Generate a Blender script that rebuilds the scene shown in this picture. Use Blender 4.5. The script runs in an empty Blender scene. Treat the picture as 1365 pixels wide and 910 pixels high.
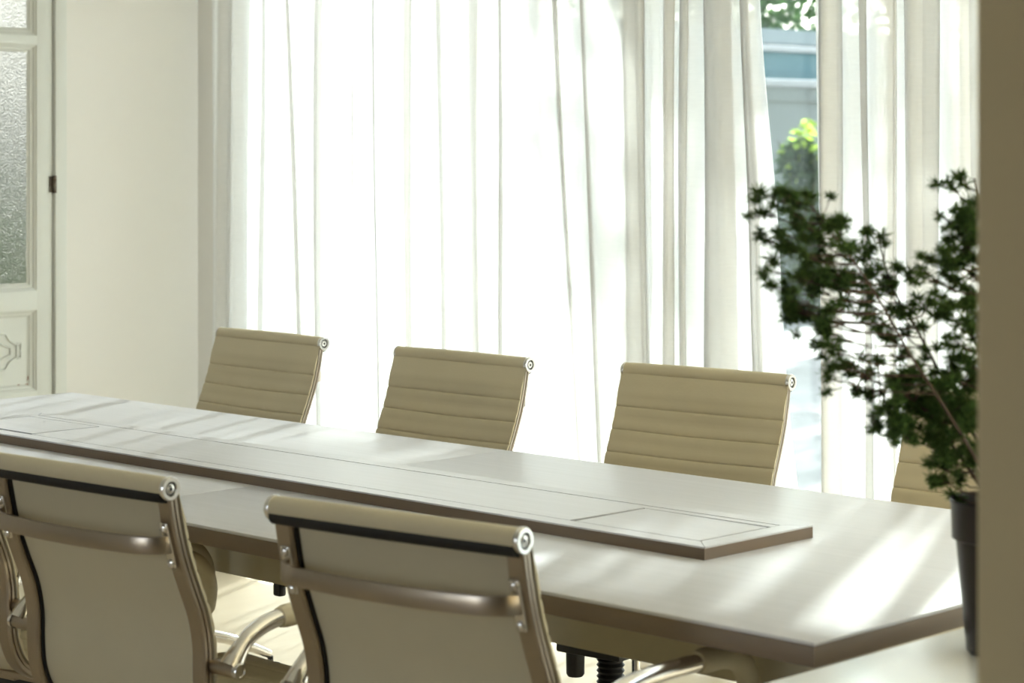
import bpy, bmesh, math, random
from mathutils import Vector, Matrix
random.seed(11)
C = bpy.context.scene.collection
PI = math.pi

# ------------------------------------------------------------------ materials
def mat(name, col, rough=.5, metal=0., bump=None, var=None, spec=None, sheen=0.):
    """procedural principled material; bump=(scale,strength,stretch) var=(scale,col2,amount,stretch)"""
    m = bpy.data.materials.new(name); m.use_nodes = True
    nt = m.node_tree; b = nt.nodes['Principled BSDF']
    b.inputs['Base Color'].default_value = (*col, 1)
    b.inputs['Roughness'].default_value = rough
    b.inputs['Metallic'].default_value = metal
    if spec is not None: b.inputs['Specular IOR Level'].default_value = spec
    def noise(scale, stretch, detail=4):
        tc = nt.nodes.new('ShaderNodeTexCoord'); mp = nt.nodes.new('ShaderNodeMapping')
        mp.inputs['Scale'].default_value = stretch
        n = nt.nodes.new('ShaderNodeTexNoise'); n.inputs['Scale'].default_value = scale
        n.inputs['Detail'].default_value = detail
        nt.links.new(tc.outputs['Object'], mp.inputs['Vector']); nt.links.new(mp.outputs[0], n.inputs['Vector'])
        return n
    if var:
        n = noise(var[0], var[3] if len(var) > 3 else (1, 1, 1))
        r = nt.nodes.new('ShaderNodeValToRGB')
        r.color_ramp.elements[0].position = .5 - .25; r.color_ramp.elements[1].position = .5 + .25
        r.color_ramp.elements[0].color = (*col, 1)
        a = var[2]
        r.color_ramp.elements[1].color = (*[col[i] * (1 - a) + var[1][i] * a for i in range(3)], 1)
        nt.links.new(n.outputs['Fac'], r.inputs['Fac']); nt.links.new(r.outputs['Color'], b.inputs['Base Color'])
    if bump:
        n = noise(bump[0], bump[2] if len(bump) > 2 else (1, 1, 1))
        bp = nt.nodes.new('ShaderNodeBump'); bp.inputs['Strength'].default_value = bump[1]
        bp.inputs['Distance'].default_value = .002
        nt.links.new(n.outputs['Fac'], bp.inputs['Height']); nt.links.new(bp.outputs[0], b.inputs['Normal'])
    return m

def fabric(name, col, clear):
    """thin sheer weave: threads scatter and pass light, the holes between them stay open (fewer when seen aslant)"""
    m = bpy.data.materials.new(name); m.use_nodes = True
    nt = m.node_tree; nt.nodes.clear()
    out = nt.nodes.new('ShaderNodeOutputMaterial')
    d = nt.nodes.new('ShaderNodeBsdfDiffuse'); t = nt.nodes.new('ShaderNodeBsdfTranslucent'); tr = nt.nodes.new('ShaderNodeBsdfTransparent')
    d.inputs[0].default_value = (*col, 1); t.inputs[0].default_value = (*col, 1)
    m1 = nt.nodes.new('ShaderNodeMixShader'); m1.inputs[0].default_value = .30
    nt.links.new(d.outputs[0], m1.inputs[1]); nt.links.new(t.outputs[0], m1.inputs[2])
    geo = nt.nodes.new('ShaderNodeNewGeometry')
    dot = nt.nodes.new('ShaderNodeVectorMath'); dot.operation = 'DOT_PRODUCT'
    nt.links.new(geo.outputs['Normal'], dot.inputs[0]); nt.links.new(geo.outputs['Incoming'], dot.inputs[1])
    ab = nt.nodes.new('ShaderNodeMath'); ab.operation = 'ABSOLUTE'; nt.links.new(dot.outputs['Value'], ab.inputs[0])
    mx = nt.nodes.new('ShaderNodeMath'); mx.operation = 'MULTIPLY'; mx.inputs[1].default_value = clear
    nt.links.new(ab.outputs[0], mx.inputs[0])
    # woven irregularity
    tc = nt.nodes.new('ShaderNodeTexCoord'); mp = nt.nodes.new('ShaderNodeMapping'); mp.inputs['Scale'].default_value = (25, 25, 190)
    n = nt.nodes.new('ShaderNodeTexNoise'); n.inputs['Scale'].default_value = 1.; n.inputs['Detail'].default_value = 3
    nt.links.new(tc.outputs['Object'], mp.inputs[0]); nt.links.new(mp.outputs[0], n.inputs['Vector'])
    ad = nt.nodes.new('ShaderNodeMath'); ad.operation = 'MULTIPLY_ADD'; ad.inputs[1].default_value = .5; ad.inputs[2].default_value = .75
    nt.links.new(n.outputs['Fac'], ad.inputs[0])
    m3 = nt.nodes.new('ShaderNodeMath'); m3.operation = 'MULTIPLY'
    nt.links.new(mx.outputs[0], m3.inputs[0]); nt.links.new(ad.outputs[0], m3.inputs[1])
    m2 = nt.nodes.new('ShaderNodeMixShader')
    nt.links.new(m3.outputs[0], m2.inputs[0]); nt.links.new(m1.outputs[0], m2.inputs[1]); nt.links.new(tr.outputs[0], m2.inputs[2])
    nt.links.new(m2.outputs[0], out.inputs[0])
    return m

def pane(name, tint, gloss=1.):
    """clear window glass: passes light straight through, reflects at grazing angles"""
    m = bpy.data.materials.new(name); m.use_nodes = True
    nt = m.node_tree; nt.nodes.clear()
    out = nt.nodes.new('ShaderNodeOutputMaterial')
    tr = nt.nodes.new('ShaderNodeBsdfTransparent'); tr.inputs[0].default_value = (*tint, 1)
    g = nt.nodes.new('ShaderNodeBsdfGlossy'); g.inputs['Roughness'].default_value = .02
    fr = nt.nodes.new('ShaderNodeFresnel'); fr.inputs['IOR'].default_value = 1.45
    mx = nt.nodes.new('ShaderNodeMixShader')
    nt.links.new(fr.outputs[0], mx.inputs[0]); nt.links.new(tr.outputs[0], mx.inputs[1]); nt.links.new(g.outputs[0], mx.inputs[2])
    nt.links.new(mx.outputs[0], out.inputs[0])
    return m

def frosted(name, tint):
    m = bpy.data.materials.new(name); m.use_nodes = True
    nt = m.node_tree; b = nt.nodes['Principled BSDF']
    b.inputs['Base Color'].default_value = (*tint, 1); b.inputs['Roughness'].default_value = .32
    b.inputs['Transmission Weight'].default_value = 1.; b.inputs['IOR'].default_value = 1.2
    tc = nt.nodes.new('ShaderNodeTexCoord')
    v = nt.nodes.new('ShaderNodeTexVoronoi'); v.inputs['Scale'].default_value = 230
    bp = nt.nodes.new('ShaderNodeBump'); bp.inputs['Strength'].default_value = .8; bp.inputs['Distance'].default_value = .004
    nt.links.new(tc.outputs['Object'], v.inputs['Vector']); nt.links.new(v.outputs['Distance'], bp.inputs['Height'])
    nt.links.new(bp.outputs[0], b.inputs['Normal'])
    return m

def leafmat(name, col, col2, trans=.35):
    m = bpy.data.materials.new(name); m.use_nodes = True
    nt = m.node_tree; nt.nodes.clear()
    out = nt.nodes.new('ShaderNodeOutputMaterial')
    d = nt.nodes.new('ShaderNodeBsdfDiffuse'); t = nt.nodes.new('ShaderNodeBsdfTranslucent')
    tc = nt.nodes.new('ShaderNodeTexCoord'); n = nt.nodes.new('ShaderNodeTexNoise'); n.inputs['Scale'].default_value = 14
    r = nt.nodes.new('ShaderNodeValToRGB'); r.color_ramp.elements[0].position = .35; r.color_ramp.elements[1].position = .65
    r.color_ramp.elements[0].color = (*col, 1); r.color_ramp.elements[1].color = (*col2, 1)
    nt.links.new(tc.outputs['Object'], n.inputs['Vector']); nt.links.new(n.outputs['Fac'], r.inputs['Fac'])
    nt.links.new(r.outputs[0], d.inputs[0]); nt.links.new(r.outputs[0], t.inputs[0])
    mx = nt.nodes.new('ShaderNodeMixShader'); mx.inputs[0].default_value = trans
    nt.links.new(d.outputs[0], mx.inputs[1]); nt.links.new(t.outputs[0], mx.inputs[2]); nt.links.new(mx.outputs[0], out.inputs[0])
    return m

M = dict(
    wall=mat('wall_paint', (.835, .805, .76), .8, bump=(9, .25), var=(1.3, (.795, .765, .715), .6)),
    wall2=mat('shaded_wall_paint', (.63, .52, .315), .8, bump=(30, .15, (1, 1, .1))),  # cream wall paint darkened so the colour carries the partition's shade
    ceiling=mat('ceiling_paint', (.88, .86, .80), .9),
    floor=mat('floor_boards', (.76, .66, .50), .45, var=(2.2, (.68, .57, .41), .8, (9, .6, 1))),
    door=mat('door_paint', (.74, .745, .70), .5, bump=(14, .25, (1, 1, .2)), var=(5, (.66, .66, .61), .6, (1, 1, .25))),
    rust=mat('rust', (.22, .075, .03), .9, bump=(200, .6)),
    hinge=mat('hinge_metal', (.25, .22, .18), .5, .7, var=(90, (.06, .035, .02), 1.)),
    leather=mat('cream_leather', (.655, .57, .39), .55, bump=(140, .12), var=(7, (.595, .515, .35), .7)),
    chrome=mat('chrome', (.80, .77, .73), .16, 1.),
    alu=mat('polished_aluminium', (.43, .365, .295), .30, 1., bump=(60, .05)),
    black=mat('black_plastic', (.012, .011, .011), .45),
    blackrub=mat('black_edging', (.012, .009, .007), .7),
    top=mat('table_laminate', (.725, .72, .765), .36, bump=(5, .05, (2, 30, 1)), var=(3, (.655, .65, .69), .8, (1.2, 26, 1))),
    edge=mat('table_edge_band', (.22, .155, .105), .5, var=(4, (.19, .15, .12), .7, (1, 1, 9))),
    apron=mat('table_apron_board', (.62, .545, .38), .55),
    gap=mat('groove_shadow_gap', (.10, .07, .06), .8),
    whitetop=mat('white_laminate', (.80, .80, .775), .22, bump=(4, .04, (2, 25, 1))),
    pot=mat('pot_plastic', (.016, .011, .012), .3),
    soil=mat('soil', (.03, .02, .012), .95, bump=(60, 1.)),
    stem=mat('plant_stem', (.07, .045, .03), .7),
    needle=leafmat('plant_needles', (.085, .15, .05), (.13, .21, .065), .4),
    sheer=fabric('sheer_voile', (.95, .945, .935), .15),
    glass=pane('window_glass', (.868, .93, .928)),
    frost=frosted('frosted_glass', (.31, .31, .27)),
    frame=mat('window_frame_paint', (.78, .78, .74), .5),
    yard=mat('yard_concrete', (.325, .308, .28), .9, var=(.9, (.20, .185, .165), 1.), bump=(12, .3)),
    ywall=mat('weathered_render', (.29, .305, .285), .9, var=(.8, (.20, .215, .205), 1., (1, 1, .5))),
    coping=mat('pale_coping', (.42, .42, .42), .8),
    teal=mat('teal_sheet', (.06, .17, .20), .5),
    roof=mat('grey_roof_sheet', (.085, .10, .105), .9, spec=0., bump=(2, .3, (12, 1, 1))),
    bark=mat('bark', (.10, .075, .05), .9, bump=(20, .8, (1, 1, .3))),
    leaf=leafmat('tree_leaves', (.045, .12, .03), (.10, .21, .05), .4),
    leafy=leafmat('bush_leaves', (.06, .10, .05), (.10, .15, .07), .4),
    leafb=leafmat('sunlit_leaves', (.32, .48, .06), (.46, .60, .10), .5),  # yellow-green top leaves of the bush, sunlight put into their brighter colour
)

# ------------------------------------------------------------------ mesh building
class MB:
    def __init__(s): s.bm = bmesh.new()
    def box(s, x0, x1, y0, y1, z0, z1, bev=0., seg=2, mtx=None):
        r = bmesh.ops.create_cube(s.bm, size=1.); vs = r['verts']
        for v in vs:
            v.co = Vector(((x0 + x1) / 2 + v.co.x * (x1 - x0), (y0 + y1) / 2 + v.co.y * (y1 - y0), (z0 + z1) / 2 + v.co.z * (z1 - z0)))
        if bev:
            es = list({e for v in vs for e in v.link_edges})
            r = bmesh.ops.bevel(s.bm, geom=es, offset=bev, segments=seg, profile=.5, affect='EDGES')
            vs = list({v for f in r['faces'] for v in f.verts} | {v for v in vs if v.is_valid})
        if mtx is not None:
            for v in vs: v.co = mtx @ v.co
        return s
    def prism(s, pts, z0, z1):
        n = len(pts)
        a = [s.bm.verts.new((p[0], p[1], z0)) for p in pts]; b = [s.bm.verts.new((p[0], p[1], z1)) for p in pts]
        s.bm.faces.new(a[::-1]); s.bm.faces.new(b)
        for i in range(n): s.bm.faces.new((a[i], a[(i + 1) % n], b[(i + 1) % n], b[i]))
        return s
    def tube(s, pts, rad, seg=10, cap=True):
        pts = [Vector(p) for p in pts]; n = len(pts)
        R = rad if isinstance(rad, (list, tuple)) else [rad] * n
        rings = []; up = None
        for i, p in enumerate(pts):
            t = (pts[min(i + 1, n - 1)] - pts[max(i - 1, 0)]).normalized()
            if up is None:
                up = Vector((0, 0, 1)) if abs(t.z) < .9 else Vector((1, 0, 0))
            a = (up - t * up.dot(t)).normalized(); b = t.cross(a); up = a
            rings.append([s.bm.verts.new(p + (a * math.cos(2 * PI * k / seg) + b * math.sin(2 * PI * k / seg)) * R[i]) for k in range(seg)])
        for i in range(n - 1):
            for k in range(seg):
                s.bm.faces.new((rings[i][k], rings[i][(k + 1) % seg], rings[i + 1][(k + 1) % seg], rings[i + 1][k]))
        if cap:
            s.bm.faces.new(rings[0][::-1]); s.bm.faces.new(rings[-1])
        return s
    def sweep(s, frames, section):
        """frames: list of (origin, xaxis, yaxis); section: closed 2-D polygon"""
        rings = [[s.bm.verts.new(o + ax * u + ay * v) for u, v in section] for o, ax, ay in frames]
        m = len(section)
        for i in range(len(rings) - 1):
            for k in range(m):
                s.bm.faces.new((rings[i][k], rings[i][(k + 1) % m], rings[i + 1][(k + 1) % m], rings[i + 1][k]))
        s.bm.faces.new(rings[0][::-1]); s.bm.faces.new(rings[-1])
        return s
    def lathe(s, prof, mtx=None, seg=24):
        """profile of (r, z) turned about z"""
        mtx = mtx or Matrix()
        rings = []
        for r, z in prof:
            if r < 1e-6: rings.append([s.bm.verts.new(mtx @ Vector((0, 0, z)))])
            else: rings.append([s.bm.verts.new(mtx @ Vector((r * math.cos(2 * PI * k / seg), r * math.sin(2 * PI * k / seg), z))) for k in range(seg)])
        for a, b in zip(rings, rings[1:]):
            for k in range(seg):
                k2 = (k + 1) % seg
                if len(a) == 1 and len(b) == 1: continue
                if len(a) == 1: s.bm.faces.new((a[0], b[k2], b[k]))
                elif len(b) == 1: s.bm.faces.new((a[k], a[k2], b[0]))
                else: s.bm.faces.new((a[k], a[k2], b[k2], b[k]))
        return s
    def grid(s, rows, closed=False):
        vs = [[s.bm.verts.new(p) for p in r] for r in rows]
        for a, b in zip(vs, vs[1:]):
            for k in range(len(a) - 1): s.bm.faces.new((a[k], a[k + 1], b[k + 1], b[k]))
        return vs
    def build(s, name, m, parent=None, smooth=True, ang=35, fix=True):
        if fix: bmesh.ops.recalc_face_normals(s.bm, faces=s.bm.faces)
        me = bpy.data.meshes.new(name); s.bm.to_mesh(me); s.bm.free()
        me.materials.append(m)
        if smooth:
            me.shade_smooth(); me.set_sharp_from_angle(angle=math.radians(ang))
        o = bpy.data.objects.new(name, me); C.objects.link(o)
        if parent: o.parent = parent
        return o

def tag(o, label, cat, group=None, kind=None):
    o['label'] = label; o['category'] = cat
    if group: o['group'] = group
    if kind: o['kind'] = kind
    return o
def struct(o): o['kind'] = 'structure'; return o
def thing(name, loc, label, cat, rz=0., group=None):
    o = bpy.data.objects.new(name, None); o.empty_display_size = .1; C.objects.link(o)
    o.location = loc; o.rotation_euler = (0, 0, rz)
    return tag(o, label, cat, group)
def kids(o): return [c for c in bpy.data.objects if c.parent == o]
def copy_tree(o, parent=None):
    c = o.copy(); C.objects.link(c)
    if parent: c.parent = parent
    for ch in kids(o): copy_tree(ch, c)
    return c
def smooth_path(pts, n=6):
    """Catmull-Rom through the points"""
    P = [Vector(p) for p in pts]; P = [2 * P[0] - P[1]] + P + [2 * P[-1] - P[-2]]
    out = []
    for i in range(1, len(P) - 2):
        for k in range(n):
            t = k / n; a, b, c, d = P[i - 1:i + 3]
            out.append(.5 * ((2 * b) + (c - a) * t + (2 * a - 5 * b + 4 * c - d) * t * t + (3 * b - a - 3 * c + d) * t ** 3))
    out.append(P[-2]); return out
AXX = lambda sgn: Matrix.Rotation(sgn * PI / 2, 4, 'Y')            # turns z into +-x

# ------------------------------------------------------------------ the room
TW = -6.2            # left wall
WY = 4.80            # window wall, inner face
m = MB(); m.box(TW - .15, 3.2, -2.5, WY + .15, -.1, 0); struct(m.build('floor', M['floor'], smooth=False))
m = MB(); m.box(TW - .15, 3.2, -2.5, WY + .15, 2.9, 3.0); struct(m.build('ceiling', M['ceiling'], smooth=False))
DY0, DY1, DZ = 3.15, 4.255, 2.25                                    # door opening in the left wall
m = MB()
m.box(TW - .15, TW, -2.5, DY0, 0, 2.9); m.box(TW - .15, TW, DY1, WY + .15, 0, 2.9); m.box(TW - .15, TW, DY0, DY1, DZ, 2.9)
struct(m.build('wall_left', M['wall'], smooth=False))
RO0, RO1 = -3.1, -1.6                                                # opening added in the unseen rear wall to let in fill light
OX0, OX1, OZ = -5.93, 3.00, 2.62                                   # glazed opening in the window wall; unseen right end added to bring in light
m = MB()
m.box(TW, OX0, WY, WY + .15, 0, 2.9); m.box(OX1, 3.2, WY, WY + .15, 0, 2.9); m.box(OX0, OX1, WY, WY + .15, OZ, 2.9)
struct(m.build('wall_window', M['wall'], smooth=False))
# partition the camera looks past
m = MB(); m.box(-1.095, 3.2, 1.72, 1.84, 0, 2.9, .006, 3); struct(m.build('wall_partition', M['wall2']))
m = MB(); m.box(TW - .15, RO0, -2.65, -2.5, 0, 2.9); m.box(RO1, 3.35, -2.65, -2.5, 0, 2.9); m.box(RO0, RO1, -2.65, -2.5, 2.45, 2.9); m.box(RO0, RO1, -2.65, -2.5, 0, .4); struct(m.build('wall_rear', M['wall'], smooth=False))
m = MB(); m.box(3.2, 3.35, -2.5, WY + .15, 0, 2.9); struct(m.build('wall_right', M['wall'], smooth=False))
m = MB(); m.box(TW, TW + .014, DY1 + .0, WY - .0, 0, .09, .004); struct(m.build('baseboard_left', M['door']))

# door: painted timber leaf with two frosted panes over a raised panel
dr = bpy.data.objects.new('door_1', None); C.objects.link(dr); dr.location = (TW, 4.209, 0); struct(dr)
fx0, fx1 = -.055, -.01
m = MB(); m.box(-.12, .004, .001, .046, 0, DZ, .003); m.box(-.12, .004, DY0 - 4.209, DY0 - 4.209 + .05, 0, DZ, .003); m.box(-.12, .004, DY0 - 4.209 + .05, .001, DZ - .045, DZ, .003)
m.build('door_frame', M['door'], dr)
W0 = DY0 - 4.209 + .053
m = MB()
m.box(fx0, fx1, -.0632, -.002, .01, DZ - .05, .002)                  # hinge stile
m.box(fx0, fx1, W0, W0 + .064, .01, DZ - .05, .002)
m.box(fx0, fx1, W0 + .06, -.06, .893, .959, .002); m.box(fx0, fx1, W0 + .06, -.06, 1.762, 1.794, .002)
m.box(fx0, fx1, W0 + .06, -.06, 2.12, DZ - .05, .002); m.box(fx0, fx1, W0 + .06, -.06, .50, .63, .002); m.box(fx0, fx1, W0 + .06, -.06, .01, .16, .002)
m.build('door_leaf', M['door'], dr)
def bead(z0, z1, name, w=.024, xo=-.014, xi=-.034):
    """mitred stepped moulding framing one opening of the leaf"""
    y0, y1 = W0 + .064, -.0632
    m = MB()
    st = [(0, xo), (.006, xo - .004), (.008, xo - .009), (.016, xo - .012), (.018, xi + .004), (w, xi)]
    rows = []
    for d, x in st:
        rows.append([Vector((x, y0 + d, z0 + d)), Vector((x, y1 - d, z0 + d)), Vector((x, y1 - d, z1 - d)), Vector((x, y0 + d, z1 - d)), Vector((x, y0 + d, z0 + d))])
    m.grid(rows); return m.build(name, M['door'], dr, ang=20)
bead(1.794, 2.12, 'glazing_bead'); bead(.959, 1.762, 'glazing_bead'); bead(.63, .893, 'panel_moulding'); bead(.16, .50, 'panel_moulding')
for z0, z1 in ((1.81, 2.10), (.978, 1.745)):
    m = MB(); m.box(-.041, -.035, W0 + .083, -.082, z0, z1); m.build('frosted_pane', M['frost'], dr)
for z0, z1 in ((.64, .885), (.17, .49)):
    m = MB(); m.box(-.045, -.033, W0 + .07, -.07, z0, z1)
    # raised ornament: a strip with notched scalloped ends
    yc, zc = (W0 - .066) / 2, (z0 + z1) / 2
    hw, hh = -.155 - yc, .058
    def orn(hw, hh, wd):
        q = []
        def corner(sy, sz):
            o = [(hw, hh * .35), (hw - .012, hh * .45), (hw - .03, hh * .62), (hw - .045, hh)]
            return [(yc + sy * a, zc + sz * b) for a, b in (o if sy * sz > 0 else o[::-1])]
        q = corner(1, 1) + corner(-1, 1) + corner(-1, -1) + corner(1, -1)
        return [Vector((-.03, a, b)) for a, b in q]
    for (w_, h_) in ((hw + .03, hh), (hw + .005, hh * .58)):
        P = orn(w_, h_, 0); P.append(P[0].copy()); m.tube(P, .0036, 6, cap=False)
    for zz in (-hh * .4, hh * .4): m.tube([(-.03, yc + hw + .03, zc + zz), (-.03, yc + hw + .045, zc + zz), (-.03, yc + hw + .045, zc + zz * .1)], .004, 6)
    pn = m.build('lower_panel', M['door'], dr)
    if z0 > .6:
        m = MB()
        for k in range(16):
            y = -.084 - random.random() ** 2 * .035; z = z0 + .002 + random.random() * .003
            m.lathe([(0, -.001), (.005 + random.random() * .004, 0), (0, .001)], Matrix.Translation((-.0315, y, z)) @ AXX(1), 7)
        for k in range(12):
            m.lathe([(0, -.001), (.002 + random.random() * .0025, 0), (0, .001)], Matrix.Translation((-.0305, -.0855 + random.random() * .012, z0 + .003 + random.random() ** 2 * .035)) @ AXX(1), 7)
        m.build('rust_patch', M['rust'], pn)
for hz in (1.276, .35, 2.0):
    m = MB(); m.tube([(.0, 0, hz), (.0, 0, hz + .058)], .0065, 12)
    m.box(-.009, -.006, -.016, .008, hz + .003, hz + .055)
    for k in (.0145, .029, .0435): m.tube([(0, 0, hz + k - .001), (0, 0, hz + k + .001)], .0072, 12)
    m.build('hinge', M['hinge'], dr)

# window: sliding glazing with slim frame
wn = bpy.data.objects.new('window_1', None); C.objects.link(wn); wn.location = (OX0, WY + .07, 0); struct(wn)
L = OX1 - OX0
m = MB(); m.box(0, .04, -.03, .03, .0, OZ, .003); m.box(L - .04, L, -.03, .03, 0, OZ, .003); m.box(.04, L - .04, -.03, .03, 0, .05, .003); m.box(.04, L - .04, -.03, .03, OZ - .05, OZ, .003)
m.build('window_frame', M['frame'], wn)
MULL = [1.79, 3.25, 5.0, 6.8]
for a in MULL:
    m = MB(); m.box(a - .018, a + .018, -.02, .02, .05, OZ - .05, .003); m.build('mullion', M['frame'], wn)
ed = [.04] + [v for a in MULL for v in (a - .018, a + .018)] + [L - .04]
for i in range(0, len(ed), 2):
    m = MB(); m.box(ed[i], ed[i + 1], -.003, .003, .05, OZ - .05); m.build('window_pane', M['glass'], wn, smooth=False)

# ------------------------------------------------------------------ sheer curtains
def curtain(xt0, xt1, xb0, xb1, folds, name, label, y0, z0=.015, z1=2.66, amp=.016, seed=3, edge0=None, edge1=None):
    """folds: (x at z=1.9, x at z=.5, overlap width).  The cloth doubles back on itself at each one."""
    rnd = random.Random(seed)
    rows = []; NZ = 40
    keys = []
    X = [(xt0, xb0)] + [(f[0], f[1]) for f in folds] + [(xt1, xb1)]
    seq = []                                  # (top x, bottom x, y offset)
    for i in range(len(X) - 1):
        (a, ab), (b, bb) = X[i], X[i + 1]
        wa = folds[i - 1][2] / 2 if i > 0 else 0
        wb = folds[i][2] / 2 if i < len(folds) else 0
        n = max(10, int((b - a) / .010)); ph = rnd.random() * 6; waves = max(1, round((b - a) / .085)); A = amp * (.55 + .6 * rnd.random())
        for k in range(n + 1):
            t = k / n
            env = math.sin(PI * t) ** .6
            yo = A * env * math.sin(2 * PI * waves * t + ph) + (.010 if i % 2 else -.010) * (0 if not folds else 1) * env
            seq.append((a - wa + (b + wb - a + wa) * t, ab - wa + (bb + wb - ab + wa) * t, yo))
        if i < len(folds):
            for t in (.3, .7):
                seq.append((b + wb - 2 * wb * t, bb + wb - 2 * wb * t, (.006 if i % 2 else -.006) * (1 if t < .5 else -1)))
    for j in range(NZ + 1):
        z = z0 + (z1 - z0) * j / NZ
        t = (1.9 - z) / 1.4
        row = []
        for (a, b, yo) in seq:
            x = a + (b - a) * t + .004 * math.sin(3.1 * z + a * 40)
            if edge1: x += edge1(z) * max(0, (a - (xt1 - .35)) / .35) ** 1.5
            if edge0: x += edge0(z) * max(0, ((xt0 + .3) - a) / .3) ** 1.5
            spread = .65 + .5 * min(1, (z1 - z) / 2)
            row.append(Vector((x, y0 + yo * spread + .005 * math.sin(2.3 * z + a * 17), z)))
        rows.append(row)
    m = MB(); m.grid(rows)
    o = m.build(name, M['sheer'], ang=180, fix=False)
    return tag(o, label, 'curtain', 'sheer white curtains over the glazing')
fl = [(-5.90, -5.93, .05), (-5.72, -5.73, .035), (-5.60, -5.52, .02), (-5.44, -5.435, .05), (-5.29, -5.27, .012), (-5.175, -5.16, .012), (-5.025, -5.01, .03), (-4.885, -4.86, .03),
      (-4.73, -4.725, .04), (-4.63, -4.61, .02), (-4.40, -4.31, .018), (-4.30, -4.22, .02), (-4.10, -4.08, .085), (-3.965, -3.975, .04), (-3.915, -3.92, .03), (-3.80, -3.79, .11), (-3.705, -3.67, .035)]
def egl(z):      # free edge swings outward lower down
    return .008 * math.sin(6 * z) + (.05 * max(0, (1.5 - z)) ** 1.3)
curtain(-5.99, -3.645, -6.0, -3.58, fl, 'sheer_curtain', 'wide white sheer curtain from the left corner to the gap by the third far chair', WY - .10, edge1=egl)
fr = [(-3.43, -3.42, .07), (-3.32, -3.31, .025), (-3.235, -3.225, .022), (-3.15, -3.14, .10), (-2.98, -2.98, .11), (-2.79, -2.79, .09), (-2.66, -2.66, .07), (-2.5, -2.5, .08), (-2.36, -2.36, .08), (-2.24, -2.24, .06), (-2.1, -2.1, .05), (-1.8, -1.8, .04), (-1.5, -1.5, .04)]
curtain(-3.475, -1.2, -3.452, -1.2, fr, 'sheer_curtain', 'white sheer curtain right of the gap, behind the potted plant', WY - .10, amp=.026, seed=8)
rl = thing('curtain_rail', (-3.6, WY - .10, 2.675), 'slim white curtain rail above the glazing, over both sheer curtains', 'curtain rail')
m = MB(); m.tube([(-2.45, 0, 0), (2.45, 0, 0)], .012, 10); m.build('rail', M['frame'], rl)
for x in (-2.3, -.8, .8, 2.3):
    m = MB(); m.box(x - .012, x + .012, -.008, .1, -.008, .012, .003); m.build('bracket', M['frame'], rl)

# ------------------------------------------------------------------ conference table
TX0, TX1, TY0, TY1, TH, TT = -5.17, -1.833, 2.478, 3.566, .75, .0355
tb = thing('conference_table', ((TX0 + TX1) / 2, (TY0 + TY1) / 2, 0), 'long grey conference table with a raised cable strip along its middle', 'table')
ox, oy = tb.location.x, tb.location.y
SX = -3.49
for a, b in ((TX0, SX - .0007), (SX + .0007, TX1)):
    m = MB(); m.box(a - ox, b - ox, TY0 - oy, TY1 - oy, TH - .006, TH, .0015); tt = m.build('tabletop', M['top'], tb)
    m = MB(); m.box(a - ox + .0004, b - ox - .0004, TY0 - oy + .0004, TY1 - oy - .0004, TH - TT, TH - .0062, .001); m.build('edge_band', M['edge'], tt)
# apron boards and end panels
m = MB(); m.box(TX0 + .12 - ox, TX1 - .06 - ox, 2.69 - oy, 2.715 - oy, .608, TH - TT - .001, .001); m.build('apron', M['apron'], tb)
m = MB(); m.box(TX0 + .12 - ox, TX1 - .06 - ox, 3.24 - oy, 3.262 - oy, .628, TH - TT - .001, .001); m.build('apron', M['apron'], tb)
for x in (TX0 + .16, TX1 - .19):
    m = MB(); m.box(x - ox, x + .03 - ox, 2.73 - oy, 3.22 - oy, 0, TH - TT - .001, .002); m.build('panel_leg', M['apron'], tb)
# raised cable strip with mitred frame and two flaps
BX0, BX1, BY0, BY1, BH = -4.675, -2.325, 2.842, 3.138, .772
FW = .040
strip = MB(); strip.box(BX0 - ox + .008, BX1 - ox - .008, BY0 - oy + .008, BY1 - oy - .008, TH + .0002, TH + .004)
for q in ((BX0, BX1, BY0, BY0 + .009), (BX0, BX1, BY1 - .009, BY1), (BX0, BX0 + .009, BY0 + .009, BY1 - .009), (BX1 - .009, BX1, BY0 + .009, BY1 - .009)):
    strip.box(q[0] - ox, q[1] - ox, q[2] - oy, q[3] - oy, TH + .0002, BH - .003)
st = strip.build('cable_strip', M['edge'], tb)
# top sheet pieces: frame of four mitred rails round a long field, flaps let into the field
g = .0018
def piece(pts, name, mt, z0=BH - .0028, z1=BH):
    m = MB(); m.prism([(p[0] - ox, p[1] - oy) for p in pts], z0, z1); return m.build(name, mt, st, smooth=False)
ix0, ix1, iy0, iy1 = BX0 + FW, BX1 - FW, BY0 + FW, BY1 - FW
piece([(BX0, BY0), (BX1, BY0), (ix1, iy0 - g), (ix0, iy0 - g)], 'strip_rail', M['top'])
piece([(BX1, BY0 + g), (BX1, BY1 - g), (ix1, iy1), (ix1, iy0)], 'strip_rail', M['top'])
piece([(ix0, iy1 + g), (ix1, iy1 + g), (BX1, BY1), (BX0, BY1)], 'strip_rail', M['top'])
piece([(BX0, BY1 - g), (BX0, BY0 + g), (ix0, iy0), (ix0, iy1)], 'strip_rail', M['top'])
FLN = .285
piece([(ix0 + FLN + .008, iy0 + .001), (ix1 - FLN - .014, iy0 + .001), (ix1 - FLN - .008, iy1 - .003), (ix0 + FLN + .008, iy1 - .003)], 'strip_field', M['top'])
piece([(ix1 - FLN - .008, iy1 - .024), (ix1 - .001, iy1 - .024), (ix1 - .001, iy1 - .003), (ix1 - FLN - .008, iy1 - .003)], 'strip_field', M['top'])
piece([(ix0, iy1 - .024), (ix0 + FLN + .008, iy1 - .024), (ix0 + FLN + .008, iy1 - .002), (ix0, iy1 - .002)], 'strip_field', M['top'])
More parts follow.
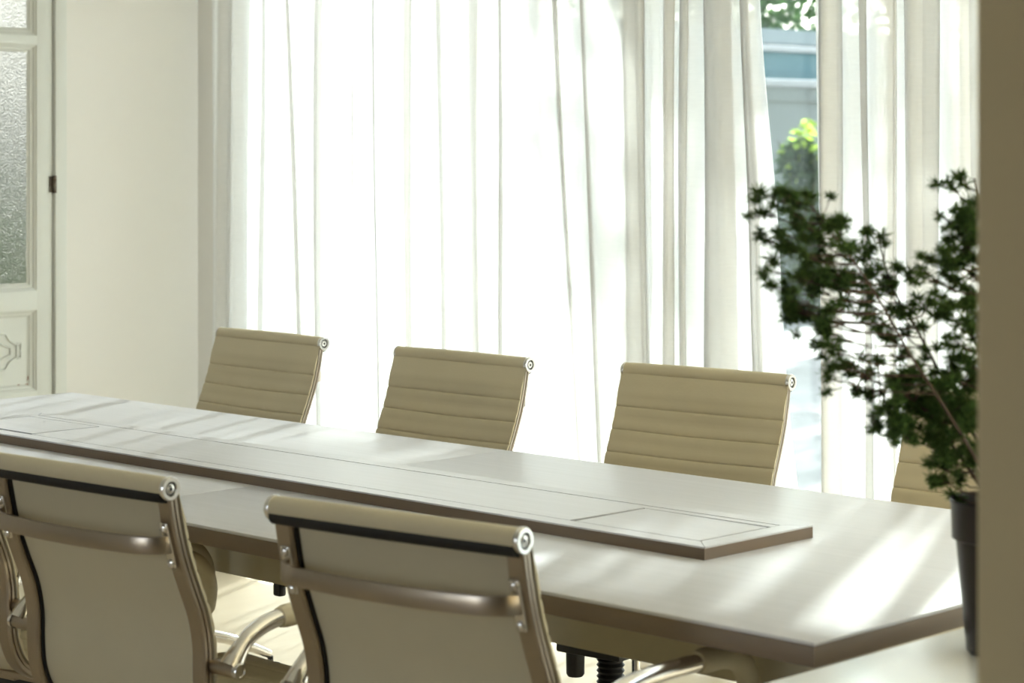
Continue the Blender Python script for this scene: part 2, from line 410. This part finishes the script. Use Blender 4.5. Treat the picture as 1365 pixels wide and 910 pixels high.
piece([(ix1 - FLN, iy0 + .0012), (ix1 - .004, iy0 + .0012), (ix1 - .004, iy1 - .033), (ix1 - FLN, iy1 - .0265)], 'cable_flap', M['top'])
piece([(ix0 + .004, iy0 + .013), (ix0 + FLN, iy0 + .010), (ix0 + FLN, iy1 - .027), (ix0 + .004, iy1 - .027)], 'cable_flap', M['top'])

# white side table in the foreground
wt = thing('side_table', (-1.2, 2.45, 0), 'glossy white table at the right end of the grey one, under the potted plant', 'table')
m = MB(); m.box(-.54, .62, -.55, .62, .72, .75, .002); m.build('tabletop', M['whitetop'], wt)
for sx in (-.5, .54):
    m = MB(); m.box(sx, sx + .035, -.5, .57, 0, .7195, .002); m.build('panel_leg', M['whitetop'], wt)
m = MB(); m.box(-.4645, .5395, .03, .05, .35, .7195, .002); m.build('modesty_panel', M['whitetop'], wt)

# ------------------------------------------------------------------ office chair
PROF = smooth_path([(0, 0, .905), (0, .010, .852), (0, .024, .80), (0, .043, .75), (0, .063, .70), (0, .073, .65), (0, .074, .60), (0, .079, .555), (0, .099, .515), (0, .145, .489), (0, .22, .478), (0, .32, .480), (0, .42, .490), (0, .49, .496), (0, .53, .490), (0, .548, .470)], 8)
LEN = [0.]
for a, b in zip(PROF, PROF[1:]): LEN.append(LEN[-1] + (b - a).length)
def at(s_):
    s_ = max(0, min(LEN[-1] - 1e-6, s_))
    for i in range(len(LEN) - 1):
        if LEN[i + 1] >= s_:
            t = (s_ - LEN[i]) / (LEN[i + 1] - LEN[i]); p = PROF[i].lerp(PROF[i + 1], t)
            d = (at_d(i + 1) * t + at_d(i) * (1 - t)).normalized(); return p, d
def at_d(i): return (PROF[min(i + 1, len(PROF) - 1)] - PROF[max(i - 1, 0)]).normalized()
def nrm(d): return Vector((0, -d.z, d.y))                     # towards the sitter
YC = .35                                                       # chair centre behind which the back rises
OFF = Vector((0, -YC, 0))
HW = .229
SEAMS = [.084 + .0545 * i for i in range(16)]
BEND = .43                                                     # where back ends and seat begins
def sling(s0, s1, name, parent):
    ss = []
    k = s0
    while k < s1: ss.append(k); k += .0065
    ss.append(s1)
    for q in SEAMS:
        if s0 + .004 < q < s1 - .004: ss += [q - .0028, q, q + .0028]
    ss = sorted(ss)
    NX = 10; front, back = [], []
    for s_ in ss:
        p, d = at(s_); n = nrm(d)
        q = min((abs(s_ - e) for e in SEAMS), default=1)
        groove = -.0024 * max(0, 1 - q / .003)
        pad = .0012 * math.sin(PI * min(1, q / .026)) if s_ > SEAMS[0] - .02 else .0011
        sag = .014 if s_ < .55 else .008
        fr_, bk_ = [], []
        for i in range(NX + 1):
            u = -1 + 2 * i / NX; x = HW * u
            sg = -sag * (1 - u * u) * min(1, s_ / .11) ** 1.4 - .006 * (1 - u * u) * max(0, 1 - s_ / .05)
            ed = -.004 if abs(u) == 1 else 0
            fr_.append(p + n * (-.0005 + (.0070 + pad) * min(1, s_ / .05) + groove + sg + ed) + Vector((x, 0, 0)) + OFF)
            bk_.append(p + n * (-.0055 + sg - ed) + Vector((x * (.90 if abs(u) < 1 else 1), 0, 0)) + OFF)
        front.append(fr_); back.append(bk_)
    m = MB(); a = m.grid(front); b = m.grid([r[::-1] for r in back])
    bv = [r[::-1] for r in b]
    for i in range(len(a) - 1):
        for e in (0, -1):
            m.bm.faces.new((a[i][e], a[i + 1][e], bv[i + 1][e], bv[i][e]))
    for i in (0, -1):
        for k in range(NX): m.bm.faces.new((a[i][k], a[i][k + 1], bv[i][k + 1], bv[i][k]))
    return m.build(name, M['leather'], parent, ang=50)

def build_chair(label, group, sleeve0=.20):
    root = thing('office_chair', (0, 0, 0), label, 'chair', 0, group)
    br = sling(.006, BEND, 'backrest', root)
    sling(BEND, LEN[-1] - .004, 'seat', root)
    # rolled top with chrome end caps
    top = PROF[0] + OFF + Vector((0, -.0172, 0))
    bow = lambda u: Vector((0, -.006 * (1 - u * u), .0015 * (1 - u * u)))
    m = MB(); m.tube([top + Vector((.2235 * u, 0, 0)) + bow(u) for u in [i / 10 - 1 for i in range(21)]], .0175, 20); hr = m.build('top_roll', M['leather'], root)
    m = MB()
    m.tube([top + Vector((.2215 * u, -.0035, -.0095 - .0015 * (1 - u * u))) + bow(u) for u in [i / 10 - 1 for i in range(21)]], .0135, 14); m.build('roll_edging', M['blackrub'], hr)
    for sg in (-1, 1):
        mt = Matrix.Translation(top + Vector((sg * .2225, 0, 0))) @ AXX(sg)
        m = MB(); m.lathe([(0, 0), (.0182, 0), (.0188, .0012), (.0188, .006), (.0172, .0083), (.0118, .0083), (.0108, .0058), (0, .0058)], mt, 28); ec = m.build('end_cap', M['chrome'], root)
        m = MB(); m.lathe([(.0106, .0060), (.0102, .0064), (.0084, .0064), (.0080, .0060)], mt, 24); m.lathe([(0, .0075), (.0030, .0075), (.0031, .0071), (0, .0070)], mt, 12); m.build('cap_ring', M['black'], ec)
        m = MB(); m.lathe([(0, .0058), (.0070, .0058), (.0066, .0068), (.0040, .0072), (0, .0072)], mt, 18); m.build('cap_screw', M['chrome'], ec)
    # side rails: flat metal section with a groove on the outer side
    for sg in (-1, 1):
        sec = [(-.0155, -.0055), (-.013, -.0078), (.0120, -.0078), (.0150, -.0055), (.0150, -.0012), (.0128, -.0006), (.0128, .0018), (.0150, .0024), (.0150, .0072), (-.0155, .0072)]
        sec = [(u * sg, v) for u, v in sec]
        fr_ = []
        k = .010
        while k < LEN[-1]:
            p, d = at(k); n = nrm(d)
            fr_.append((p + OFF + n * -.0132 + Vector((sg * .2120, 0, 0)), Vector((1, 0, 0)), n)); k += .012
        m = MB(); m.sweep(fr_, sec); rl = m.build('side_rail', M['alu'], root, ang=25)
        m = MB(); m.sweep([(o + Vector((-sg * .0172, 0, 0)), ax, ay) for o, ax, ay in fr_], [(-.0006, .0010), (.0010, .0010), (.0010, .0085), (-.0006, .0085)]); m.build('rail_edging', M['blackrub'], rl, ang=25)
    # bowed brace across the back
    def backpt(z):
        for i in range(len(PROF) - 1):
            if PROF[i + 1].z <= z <= PROF[i].z and PROF[i].y < .09:
                t = (PROF[i].z - z) / (PROF[i].z - PROF[i + 1].z); p = PROF[i].lerp(PROF[i + 1], t); d = (PROF[i + 1] - PROF[i]).normalized(); return p, d
    p, d = backpt(.822); n = nrm(d); b0 = p + OFF - n * .0215
    path = [(-.211, .000), (-.210, -.008), (-.200, -.022), (-.18, -.034), (-.15, -.042), (-.08, -.051), (0, -.054), (.08, -.051), (.15, -.042), (.18, -.034), (.200, -.022), (.210, -.008), (.211, .000)]
    pp = smooth_path([Vector((x, y, 0)) for x, y in path], 5)
    fr_ = []
    for i, q in enumerate(pp):
        t = (pp[min(i + 1, len(pp) - 1)] - pp[max(i - 1, 0)]).normalized()
        fr_.append((b0 + Vector((q.x, q.y, -.10 * q.y * 0)), Vector((0, 0, 1)), Vector((0, 0, 1)).cross(t)))
    sec = [(-.0135, -.0035), (-.0115, -.0045), (.0115, -.0045), (.0135, -.0035), (.0135, .0035), (.0115, .0045), (-.0115, .0045), (-.0135, .0035)]
    m = MB(); m.sweep(fr_, sec); bc = m.build('back_brace', M['alu'], root, ang=30)
    rot = Matrix(((1, 0, 0), (0, d.y, n.y), (0, d.z, n.z))).to_4x4()       # local y along the rail, z towards sitter
    for sg in (-1, 1):
        base = Matrix.Translation(b0 + Vector((sg * .2085, 0, 0))) @ rot
        m = MB(); m.box(-.0095, .0095, -.036, .040, -.0035, .0012, .003, 3, base); pl = m.build('brace_plate', M['chrome'], bc)
        for q in (-.027, .031):
            mt = base @ Matrix.Translation((0, q, -.0035)) @ Matrix.Rotation(PI, 4, 'X')
            m = MB(); m.lathe([(.0072, 0), (.0070, .0022), (.0052, .0040), (.0025, .0046), (.0022, .0036), (0, .0036)], mt, 16); m.build('bolt', M['chrome'], pl)
    # arms
    for sg in (-1, 1):
        X = sg * .268
        ap = [(X, .070, .622), (X, .085, .642), (X, .112, .666), (X, .155, .681), (X, .22, .685), (X, .33, .682), (X, .42, .677), (X, .468, .660), (X, .492, .625), (X, .490, .585), (X, .472, .545), (X - sg * .01, .450, .515), (X - sg * .03, .435, .492)]
        P = [q + OFF for q in smooth_path([Vector(a) for a in ap], 6)]
        R = [.0135 + .006 * max(0, 1 - i / 9) for i in range(len(P))]
        m = MB(); m.tube(P, R, 16); ar = m.build('armrest', M['chrome'], root, ang=50)
        S = [q for q in P if q.y - OFF.y >= sleeve0 and q.z > .57]
        m = MB(); m.tube(S, [.0160] + [.0185] * (len(S) - 2) + [.0160], 18); m.build('arm_sleeve', M['leather'], ar, ang=50)
        pv = Vector((0, .072, .618)) + OFF
        m = MB(); m.tube([pv + Vector((sg * .227, 0, 0)), pv + Vector((sg * .287, 0, 0))], .0115, 18); q = m.build('arm_pivot', M['alu'], ar)
        mt = Matrix.Translation(pv + Vector((sg * .287, 0, 0))) @ AXX(sg)
        m = MB(); m.lathe([(.0128, -.006), (.0132, 0), (.0118, .003), (.0080, .003), (.0074, .0016), (0, .0016)], mt, 20); m.build('pivot_cap', M['chrome'], ar)
        m = MB(); m.box(sg * .212 - .012, sg * .212 + .03 * max(sg, 0) + .012 * 0, .40 - YC, .47 - YC, .470, .492, .004) if False else m.box(min(sg * .205, sg * .246), max(sg * .205, sg * .246), .420 - YC, .450 - YC, .472, .490, .004); m.build('arm_bracket', M['alu'], ar)
    # spreaders under the seat, tilt mechanism, lift, star base
    m = MB()
    for y in (.20, .40):
        p, d = at(BEND + (y - .085)); zz = .450
        m.tube([(-.20, y - YC, zz), (.20, y - YC, zz)], .010, 10)
    m.box(-.05, .05, .21 - YC, .39 - YC, .430, .447, .004)
    m.build('seat_spreader', M['alu'], root)
    m = MB(); m.box(-.07, .07, -.09, .12, .392, .432, .006); m.box(-.085, .085, -.075, .085, .342, .393, .005); m.box(-.04, .04, -.05, .05, .334, .343, .003)
    mc = m.build('tilt_mechanism', M['black'], root)
    m = MB(); m.tube([(.06, .02, .385), (.15, .03, .383), (.20, .045, .378)], .0055, 8); m.box(.195, .222, .035, .058, .350, .390, .006); m.build('tilt_lever', M['black'], mc)
    m = MB(); m.tube([(-.032, -.048, .368), (-.032, -.048, .352)], .014, 14); m.tube([(-.032, -.048, .352), (-.032, -.048, .26)], .0095, 14); m.build('spring_tube', M['chrome'], mc)
    m = MB(); m.tube([(.05, .06, .366), (.05, .06, .35)], .012, 12); m.lathe([(0, .290), (.016, .290), (.020, .296), (.021, .345), (.014, .352), (0, .352)], Matrix.Translation((.05, .06, 0)), 14); m.build('tension_knob', M['black'], mc)
    prof = [(0, .340), (.030, .340)]
    z = .335
    while z > .215: prof += [(.031, z), (.026, z - .006)]; z -= .012
    prof += [(.030, .20), (0, .20)]
    m = MB(); m.lathe(prof, None, 20); gl = m.build('lift_bellows', M['black'], root, ang=60)
    m = MB(); m.tube([(0, 0, .10), (0, 0, .21)], .025, 18); m.build('gas_lift', M['chrome'], gl)
    m = MB(); m.lathe([(0, .075), (.045, .075), (.050, .10), (.044, .150), (.030, .168), (0, .168)], None, 24); m.build('base_hub', M['chrome'], root)
    for k in range(5):
        a = 2 * PI * k / 5 + .5; ca, sa = math.cos(a), math.sin(a)
        q = smooth_path([Vector((ca * r, sa * r, z_)) for r, z_ in ((.035, .135), (.10, .143), (.18, .128), (.25, .098), (.295, .078))], 4)
        m = MB(); m.tube(q, [.019 - .008 * i / (len(q) - 1) for i in range(len(q))], 12); lg = m.build('base_leg', M['chrome'], root, ang=60)
        m = MB(); R0 = Matrix.Translation((ca * .295, sa * .295, .030)) @ Matrix.Rotation(a + .6, 4, 'Z') @ Matrix.Rotation(PI / 2, 4, 'X')
        for o_ in (-.016, .016): m.lathe([(0, o_ - .008), (.026, o_ - .008), (.030, o_ - .004), (.030, o_ + .004), (.026, o_ + .008), (0, o_ + .008)], R0, 18)
        m.tube([(ca * .295, sa * .295, .028), (ca * .295, sa * .295, .074)], .008, 10); m.build('caster', M['black'], lg)
    return root

def put(o, x, y, deg, facing, dz=0.):
    """x, y: middle of the rolled top; facing +1 looks to the window (+y), -1 away from it"""
    a = math.radians(deg) + (0 if facing > 0 else PI)
    o.rotation_euler = (0, 0, a); o.location = (x - math.sin(a) * YC, y + math.cos(a) * YC, dz)

GN, GF = 'office chairs along the near side of the table', 'office chairs along the window side of the table'
chB = build_chair('cream leather office chair seen from behind, foremost, in front of the table middle', GN, .345)
put(chB, -2.285, 2.125, 7.0, 1)
chA = build_chair('cream leather office chair seen from behind, left of the foremost chair', GN, .165)
put(chA, -2.985, 2.085, 3.3, 1)
ch0 = copy_tree(chA); ch0['label'] = 'cream leather office chair at the left photo edge, only its arm and seat showing'
put(ch0, -3.60, 2.12, 6.0, 1)
for x, y, d_, lb in ((-4.722, 3.888, -1.5, 'cream office chair across the table in front of the plain wall corner'),
                     (-3.93, 3.845, .8, 'cream office chair on window side, second from the left wall'),
                     (-3.235, 3.945, 5.2, 'cream office chair on window side, right before the curtain gap'),
                     (-2.44, 3.95, 5.0, 'cream office chair on window side, half hidden behind the green potted plant')):
    c = copy_tree(chB); c['label'] = lb; c['group'] = GF
    put(c, x, y, d_, -1)

# ------------------------------------------------------------------ potted plant
RX, RY = Vector((.7166, .6975, 0)), Vector((-.6975, .7166, 0))       # spread of the plant: along and across
PX, PY = -1.65 + .7166 * .052, 2.568 + .6975 * .052
pl = thing('potted_plant', (PX, PY, .75), 'feathery green plant in a black pot, beside the partition wall', 'plant')
m = MB(); m.lathe([(0, .0), (.045, 0), (.050, .004), (.0635, .150), (.0635, .152), (.069, .154), (.0705, .200), (.0725, .204), (.0705, .207), (.067, .204), (.062, .155), (.0, .150)], None, 40); m.build('pot', M['pot'], pl, ang=40)
m = MB(); m.lathe([(.0625, .172), (.05, .178), (.02, .182), (0, .183)], None, 30); m.build('soil', M['soil'], pl)
rnd = random.Random(5)
def pp(dx, dz, dd): return RX * dx + RY * dd + Vector((0, 0, dz))
# each branch: spine (dx, dz, depth) and the places its tufts crowd, metres from the pot's axis/base
BR = [
 dict(sp=[(-.005, .17, 0), (-.03, .26, -.02), (-.085, .37, -.05), (-.135, .445, -.06), (-.185, .53, -.07), (-.235, .60, -.08), (-.28, .655, -.09)],
      tf=[(-.328, .660), (-.303, .665), (-.298, .640), (-.325, .634), (-.268, .660), (-.283, .628), (-.252, .626), (-.226, .620), (-.272, .604), (-.303, .608), (-.247, .598), (-.226, .592), (-.293, .588), (-.318, .597), (-.322, .56), (-.312, .538), (-.272, .578), (-.252, .572), (-.287, .552), (-.242, .552), (-.268, .552), (-.257, .532), (-.231, .538), (-.238, .512), (-.278, .502), (-.288, .506), (-.262, .492), (-.236, .492), (-.230, .47), (-.251, .460), (-.23, .45), (-.246, .573), (-.222, .602), (-.29, .655), (-.231, .43), (-.212, .432), (-.203, .418), (-.236, .415)]),
 dict(sp=[(.0, .17, 0), (-.02, .28, .03), (-.06, .38, .05), (-.10, .46, .06), (-.14, .53, .06), (-.160, .60, .06)],
      tf=[(-.160, .606), (-.142, .59), (-.182, .586), (-.168, .572), (-.152, .556), (-.168, .54), (-.192, .55), (-.137, .540), (-.127, .556), (-.147, .535), (-.182, .53), (-.202, .55), (-.132, .520), (-.122, .494), (-.192, .510), (-.162, .504), (-.102, .504), (-.087, .474), (-.112, .464), (-.137, .458), (-.092, .444), (-.117, .440), (-.075, .505), (-.15, .48), (-.173, .488), (-.155, .52), (-.13, .50)]),
 dict(sp=[(0, .17, 0), (-.035, .25, .01), (-.075, .33, .02), (-.12, .38, .0), (-.18, .41, -.03), (-.21, .43, -.04)],
      tf=[(-.182, .416), (-.162, .434), (-.192, .394), (-.172, .39), (-.167, .372), (-.142, .394), (-.122, .415), (-.147, .368), (-.172, .345), (-.132, .352), (-.112, .374), (-.097, .394), (-.077, .402), (-.082, .362), (-.092, .332), (-.062, .332), (-.062, .302), (-.112, .346), (-.047, .372), (-.107, .41), (-.092, .38), (-.07, .38), (-.075, .345), (-.055, .35), (-.10, .36), (-.125, .385), (-.15, .41), (-.12, .33), (-.145, .33), (-.16, .35), (-.045, .32), (-.075, .315), (-.09, .295), (-.035, .30), (-.05, .275), (-.055, .25), (-.04, .23), (-.03, .345), (-.02, .32), (-.06, .41), (-.085, .415), (-.11, .43)]),
 dict(sp=[(.01, .17, 0), (.0, .28, -.02), (-.01, .40, -.02), (-.02, .52, -.01), (-.03, .62, .0), (-.04, .68, .0)],
      tf=[(-.047, .682), (-.062, .665), (-.042, .648), (-.077, .628), (-.057, .624), (-.042, .606), (-.062, .594), (-.077, .580), (-.047, .57), (-.092, .568), (-.067, .56), (-.107, .548), (-.082, .54), (-.052, .54), (-.042, .512), (-.067, .512), (-.077, .492), (-.047, .482), (-.072, .468), (-.042, .45), (-.057, .44), (-.092, .512), (-.067, .412), (-.047, .432), (-.042, .372), (-.047, .37), (-.04, .62), (-.03, .60), (-.02, .57), (-.03, .55), (-.03, .52), (-.02, .49), (-.03, .46), (-.06, .53), (-.055, .61), (-.035, .58), (-.025, .43), (-.03, .40), (-.055, .48)]),
 dict(sp=[(.015, .17, 0), (.03, .28, .02), (.06, .38, .03), (.09, .48, .02), (.10, .58, .0)],
      tf=[(.10, .58), (.08, .55), (.11, .54), (.09, .50), (.06, .48), (.11, .46), (.08, .43), (.05, .42), (.09, .39), (.06, .36), (.03, .35), (.05, .31), (.02, .42), (.01, .48), (.02, .54), (.0, .60), (.01, .37), (.02, .29), (-.01, .27)]),
]
q_ = random.Random(21)
BR[2]['tf'] += [(q_.uniform(-.15, -.02), q_.uniform(.335, .425)) for _ in range(34)] + [(q_.uniform(-.09, -.02), q_.uniform(.26, .34)) for _ in range(9)]
BR[0]['tf'] += [(q_.uniform(-.30, -.235), q_.uniform(.47, .62)) for _ in range(14)]
BR[3]['tf'] += [(q_.uniform(-.075, -.02), q_.uniform(.46, .64)) for _ in range(14)]
def tuft(m, c, r, n):
    for _ in range(n):
        u = rnd.uniform(-1, 1); a = rnd.uniform(0, 2 * PI); q = math.sqrt(1 - u * u)
        d = Vector((q * math.cos(a), q * math.sin(a), u * .85 + .1)); ln = r * rnd.uniform(.6, 1.1)
        s0 = c + d * r * .05; e = c + d * ln
        w = .00055
        o1 = d.orthogonal().normalized() * w; o2 = d.cross(o1).normalized() * w
        vs = [m.bm.verts.new(s0 + o1), m.bm.verts.new(s0 - o1 * .5 + o2 * .86), m.bm.verts.new(s0 - o1 * .5 - o2 * .86)]
        mid = s0.lerp(e, .6)
        v2 = [m.bm.verts.new(mid + o1 * 1.2), m.bm.verts.new(mid - o1 * .6 + o2), m.bm.verts.new(mid - o1 * .6 - o2)]
        t = m.bm.verts.new(e)
        for k in range(3):
            m.bm.faces.new((vs[k], vs[(k + 1) % 3], v2[(k + 1) % 3], v2[k])); m.bm.faces.new((v2[k], v2[(k + 1) % 3], t))
for b in BR:
    sp = smooth_path([pp(q[0], q[1] - (.042 if i > 1 else .02 * i), q[2]) for i, q in enumerate(b['sp'])], 6)
    m = MB(); m.tube(sp, [.0030 - .002 * i / (len(sp) - 1) for i in range(len(sp))], 7)
    fo = MB()
    for (dx, dz) in b['tf']:
        dx -= .008; dz -= .042
        near = min(range(3, len(sp)), key=lambda i: abs(sp[i].dot(RX) - dx) + abs(sp[i].z + .02 - dz))
        base = sp[near]
        dd = base.dot(RY) + rnd.uniform(-.035, .035)
        c = pp(dx, dz, dd)
        mid = base.lerp(c, .5) + Vector((0, 0, -.006))
        m.tube([base, mid, c], [.0012, .0010, .0007], 5)
        for k in range(3):
            cc = c + Vector((rnd.gauss(0, .009), rnd.gauss(0, .013), rnd.gauss(0, .009))) if k else c
            m.tube([c.lerp(base, .25), cc], .0006, 4)
            tuft(fo, cc, rnd.uniform(.013, .020), 55)
    st_ = m.build('stem', M['stem'], pl)
    fo.build('needle_foliage', M['needle'], st_, smooth=False, fix=False)

# ------------------------------------------------------------------ outdoors
m = MB(); m.box(-40, 25, WY + .15, 60, -.12, -.02); struct(m.build('yard_ground', M['yard'], smooth=False))
m = MB(); m.box(-40, TW - .15, -40, WY + .15, -.12, -.02); m.box(TW - .15, 30, -40, -2.65, -.12, -.02); struct(m.build('yard_ground_side', M['yard'], smooth=False))
bw = thing('boundary_wall', (-12.7, 20, -.02), 'weathered grey yard wall with a pale coping beyond the curtain gap', 'wall')
m = MB(); m.box(-.1, .1, -14, 20, 0, 1.86); m.build('wall_body', M['ywall'], bw, smooth=False)
m = MB(); m.box(-.16, .13, -14, 20, 1.86, 2.0, .01); m.build('under_coping_band', M['ywall'], bw)  # slightly projecting band below the coping, same render as the wall
m = MB(); m.box(-.2, .17, -14, 20, 2.0, 2.07, .01); m.build('coping', M['coping'], bw)
sh = thing('shed', (-15.2, 20, -.02), 'low shed with a teal fascia and grey sheet roof behind the yard wall', 'shed')
m = MB(); m.box(-2, 2, -14, 18, 0, 2.1); m.build('shed_wall', M['ywall'], sh, smooth=False)
m = MB(); m.box(2.0, 2.06, -14.2, 18.2, 1.95, 2.36); m.build('fascia', M['teal'], sh, smooth=False)
m = MB(); m.box(1.98, 2.14, -14.2, 18.2, 2.36, 2.42, .01); m.build('gutter', M['coping'], sh)
m = MB(); m.prism([(2.1, 2.40), (2.1, 2.44), (-2.2, 2.95), (-2.2, 2.91)], -18.2, 14.2)
for v in m.bm.verts: v.co = Vector((v.co.x, -v.co.z, v.co.y))
m.build('roof', M['roof'], sh, smooth=False)

def leaf_ball(m, c, r, n, size, r_=random, flat=.8):
    for _ in range(n):
        while True:
            p = Vector((r_.uniform(-1, 1), r_.uniform(-1, 1), r_.uniform(-1, 1)))
            if p.length <= 1: break
        p = Vector((p.x, p.y, p.z * flat)) * r + c
        d = Vector((r_.gauss(0, 1), r_.gauss(0, 1), r_.gauss(0, .7) - .3)).normalized(); w = d.orthogonal().normalized()
        w = Matrix.Rotation(r_.uniform(0, 6.28), 3, d) @ w
        s = size * r_.uniform(.6, 1.2)
        k = d.cross(w) * s * .08
        a = m.bm.verts.new(p); b = m.bm.verts.new(p + d * s * .5 + w * s * .25 + k); e = m.bm.verts.new(p + d * s); f = m.bm.verts.new(p + d * s * .5 - w * s * .25 + k)
        m.bm.faces.new((a, b, e)); m.bm.faces.new((a, e, f))
def tree(x, y, h, r, label, n=2200, size=.16, balls=10, seed=1):
    q = random.Random(seed)
    t = thing('tree', (x, y, -.02), label, 'tree', 0, 'trees in the yard outside')
    m = MB(); m.tube([(0, 0, 0), (.05, .03, h * .3), (-.03, .06, h * .6), (0, 0, h * .9)], [.13, .10, .07, .03], 10)
    cs = []
    for k in range(balls):
        a = q.uniform(0, 6.28); rr = r * math.sqrt(q.random()) * .8
        c = Vector((rr * math.cos(a), rr * math.sin(a), h + q.uniform(-.45, .5) * r)); cs.append(c)
        m.tube([(0, 0, h * .5), Vector((0, 0, h * .55)).lerp(c, .5) + Vector((0, 0, .1)), c], [.05, .03, .012], 6)
    m.build('trunk', M['bark'], t)
    m = MB()
    for c in cs: leaf_ball(m, c, r * q.uniform(.32, .5), n // balls, size, q)
    m.build('crown', M['leaf'], t, smooth=False, fix=False)
tree(-20.8, 25.0, 3.6, 2.4, 'leafy green tree over the shed roof, left in the curtain gap', 5000, .2, 14, 2)
tree(-21.5, 33.5, 4.4, 2.7, 'leafy green tree over the shed roof, right in the curtain gap', 4500, .2, 14, 3)
tree(-10.6, 15.6, 4.6, 1.9, 'shade tree in the yard beside the grey wall', 1500, .2, 12, 4)
tree(-8.3, 13.2, 4.9, 1.6, 'shade tree nearer the glazing in the sunny yard', 700, .18, 10, 6)
tree(-5.75, 8.6, 4.95, .85, 'unseen slim sparse tree added near the glazing to dapple the right curtain', 750, .17, 9, 12)  # out of view, added to break up the sun on the right curtain
bs = thing('bush', (-11.6, 15.6, -.02), 'dark bush with leaf tips coloured as sunlit in front of the yard wall', 'bush')
q = random.Random(9)
m = MB(); m.tube([(0, 0, 0), (.02, 0, .5), (0, .03, 1.1)], [.03, .022, .01], 7)
for k in range(6): m.tube([(0, 0, .1 + .1 * k), (q.uniform(-.3, .3), q.uniform(-.3, .3), .6 + .18 * k)], [.014, .006], 5)
m.build('stem', M['bark'], bs)
m = MB()
for z, r in ((.25, .38), (.5, .40), (.8, .36), (1.1, .28), (1.35, .18)): leaf_ball(m, Vector((q.uniform(-.05, .05), q.uniform(-.05, .05), z)), r, 420, .11, q, 1.)
m.build('foliage', M['leafy'], bs, smooth=False, fix=False)
m = MB()
for k in range(9): leaf_ball(m, Vector((q.uniform(-.15, .15), q.uniform(-.15, .15), q.uniform(1.25, 1.72))), .07, 9, .12, q, 1.)
m.build('leaf_tips', M['leafb'], bs, smooth=False, fix=False)
sb = thing('bush', (-7.7, 4.75, -.02), 'green bush outside, blurred behind the frosted door glass', 'bush')
m = MB(); m.tube([(0, 0, 0), (0, .02, .6), (.02, 0, 1.1)], [.03, .02, .01], 7); m.build('stem', M['bark'], sb)
m = MB()
for z, r in ((.3, .45), (.7, .42), (1.0, .3)): leaf_ball(m, Vector((0, 0, z)), r, 500, .12, q, 1.)
m.build('foliage', M['leaf'], sb, smooth=False, fix=False)
# unseen canopy, added and sized to shade part of the curtains
aw = thing('shade_canopy', (-4.24, 4.95, 0), 'unseen grey sheet canopy added outside the glazing to shade the curtains', 'canopy')
m = MB(); m.box(-.49, .49, .0, 1.30, 2.70, 2.735, .004); m.build('canopy_sheet', M['roof'], aw)
for x in (-.44, .44):
    m = MB(); m.box(x - .02, x + .02, 0.0, 1.25, 2.65, 2.70, .003); m.build('rafter', M['frame'], aw)

# ------------------------------------------------------------------ light
w = bpy.data.worlds.new('World'); bpy.context.scene.world = w; w.use_nodes = True
bg = w.node_tree.nodes['Background']
sky = w.node_tree.nodes.new('ShaderNodeTexSky'); sky.sky_type = 'NISHITA'; sky.sun_disc = False
sky.sun_elevation = math.radians(35); sky.sun_rotation = math.atan2(-.426, .905); sky.altitude = 50; sky.air_density = 1.; sky.dust_density = 2.0
hs = w.node_tree.nodes.new('ShaderNodeHueSaturation'); hs.inputs['Saturation'].default_value = .5
w.node_tree.links.new(sky.outputs[0], hs.inputs['Color']); w.node_tree.links.new(hs.outputs[0], bg.inputs[0]); bg.inputs[1].default_value = .25
sl = bpy.data.lights.new('sun', 'SUN'); sl.energy = 8.; sl.angle = math.radians(1.1); sl.color = (1., .955, .905)
so = bpy.data.objects.new('sun', sl); C.objects.link(so)
E_ = math.radians(35)
to = Vector((.426 * math.cos(E_), -.905 * math.cos(E_), -math.sin(E_)))
so.rotation_euler = to.to_track_quat('-Z', 'Y').to_euler(); so.location = (-8, 14, 9)

# ------------------------------------------------------------------ camera
cd = bpy.data.cameras.new('camera'); cam = bpy.data.objects.new('camera', cd); C.objects.link(cam)
cd.sensor_width = 36; cd.lens = 36 * 2969 / 1365; cd.shift_y = -260 / 1365
cam.location = (0, 0, 1.43); cam.rotation_euler = (PI / 2, 0, math.atan2(.6975, .7166))
cd.clip_start = .05; cd.clip_end = 300
cd.dof.use_dof = True; cd.dof.focus_distance = 4.7; cd.dof.aperture_fstop = 6.3
bpy.context.scene.camera = cam
v = bpy.context.scene.view_settings
v.view_transform = 'Standard'; v.look = 'None'; v.gamma = 1; v.use_curve_mapping = False; v.exposure = 1.76
bpy.context.scene.cycles.transparent_max_bounces = 24
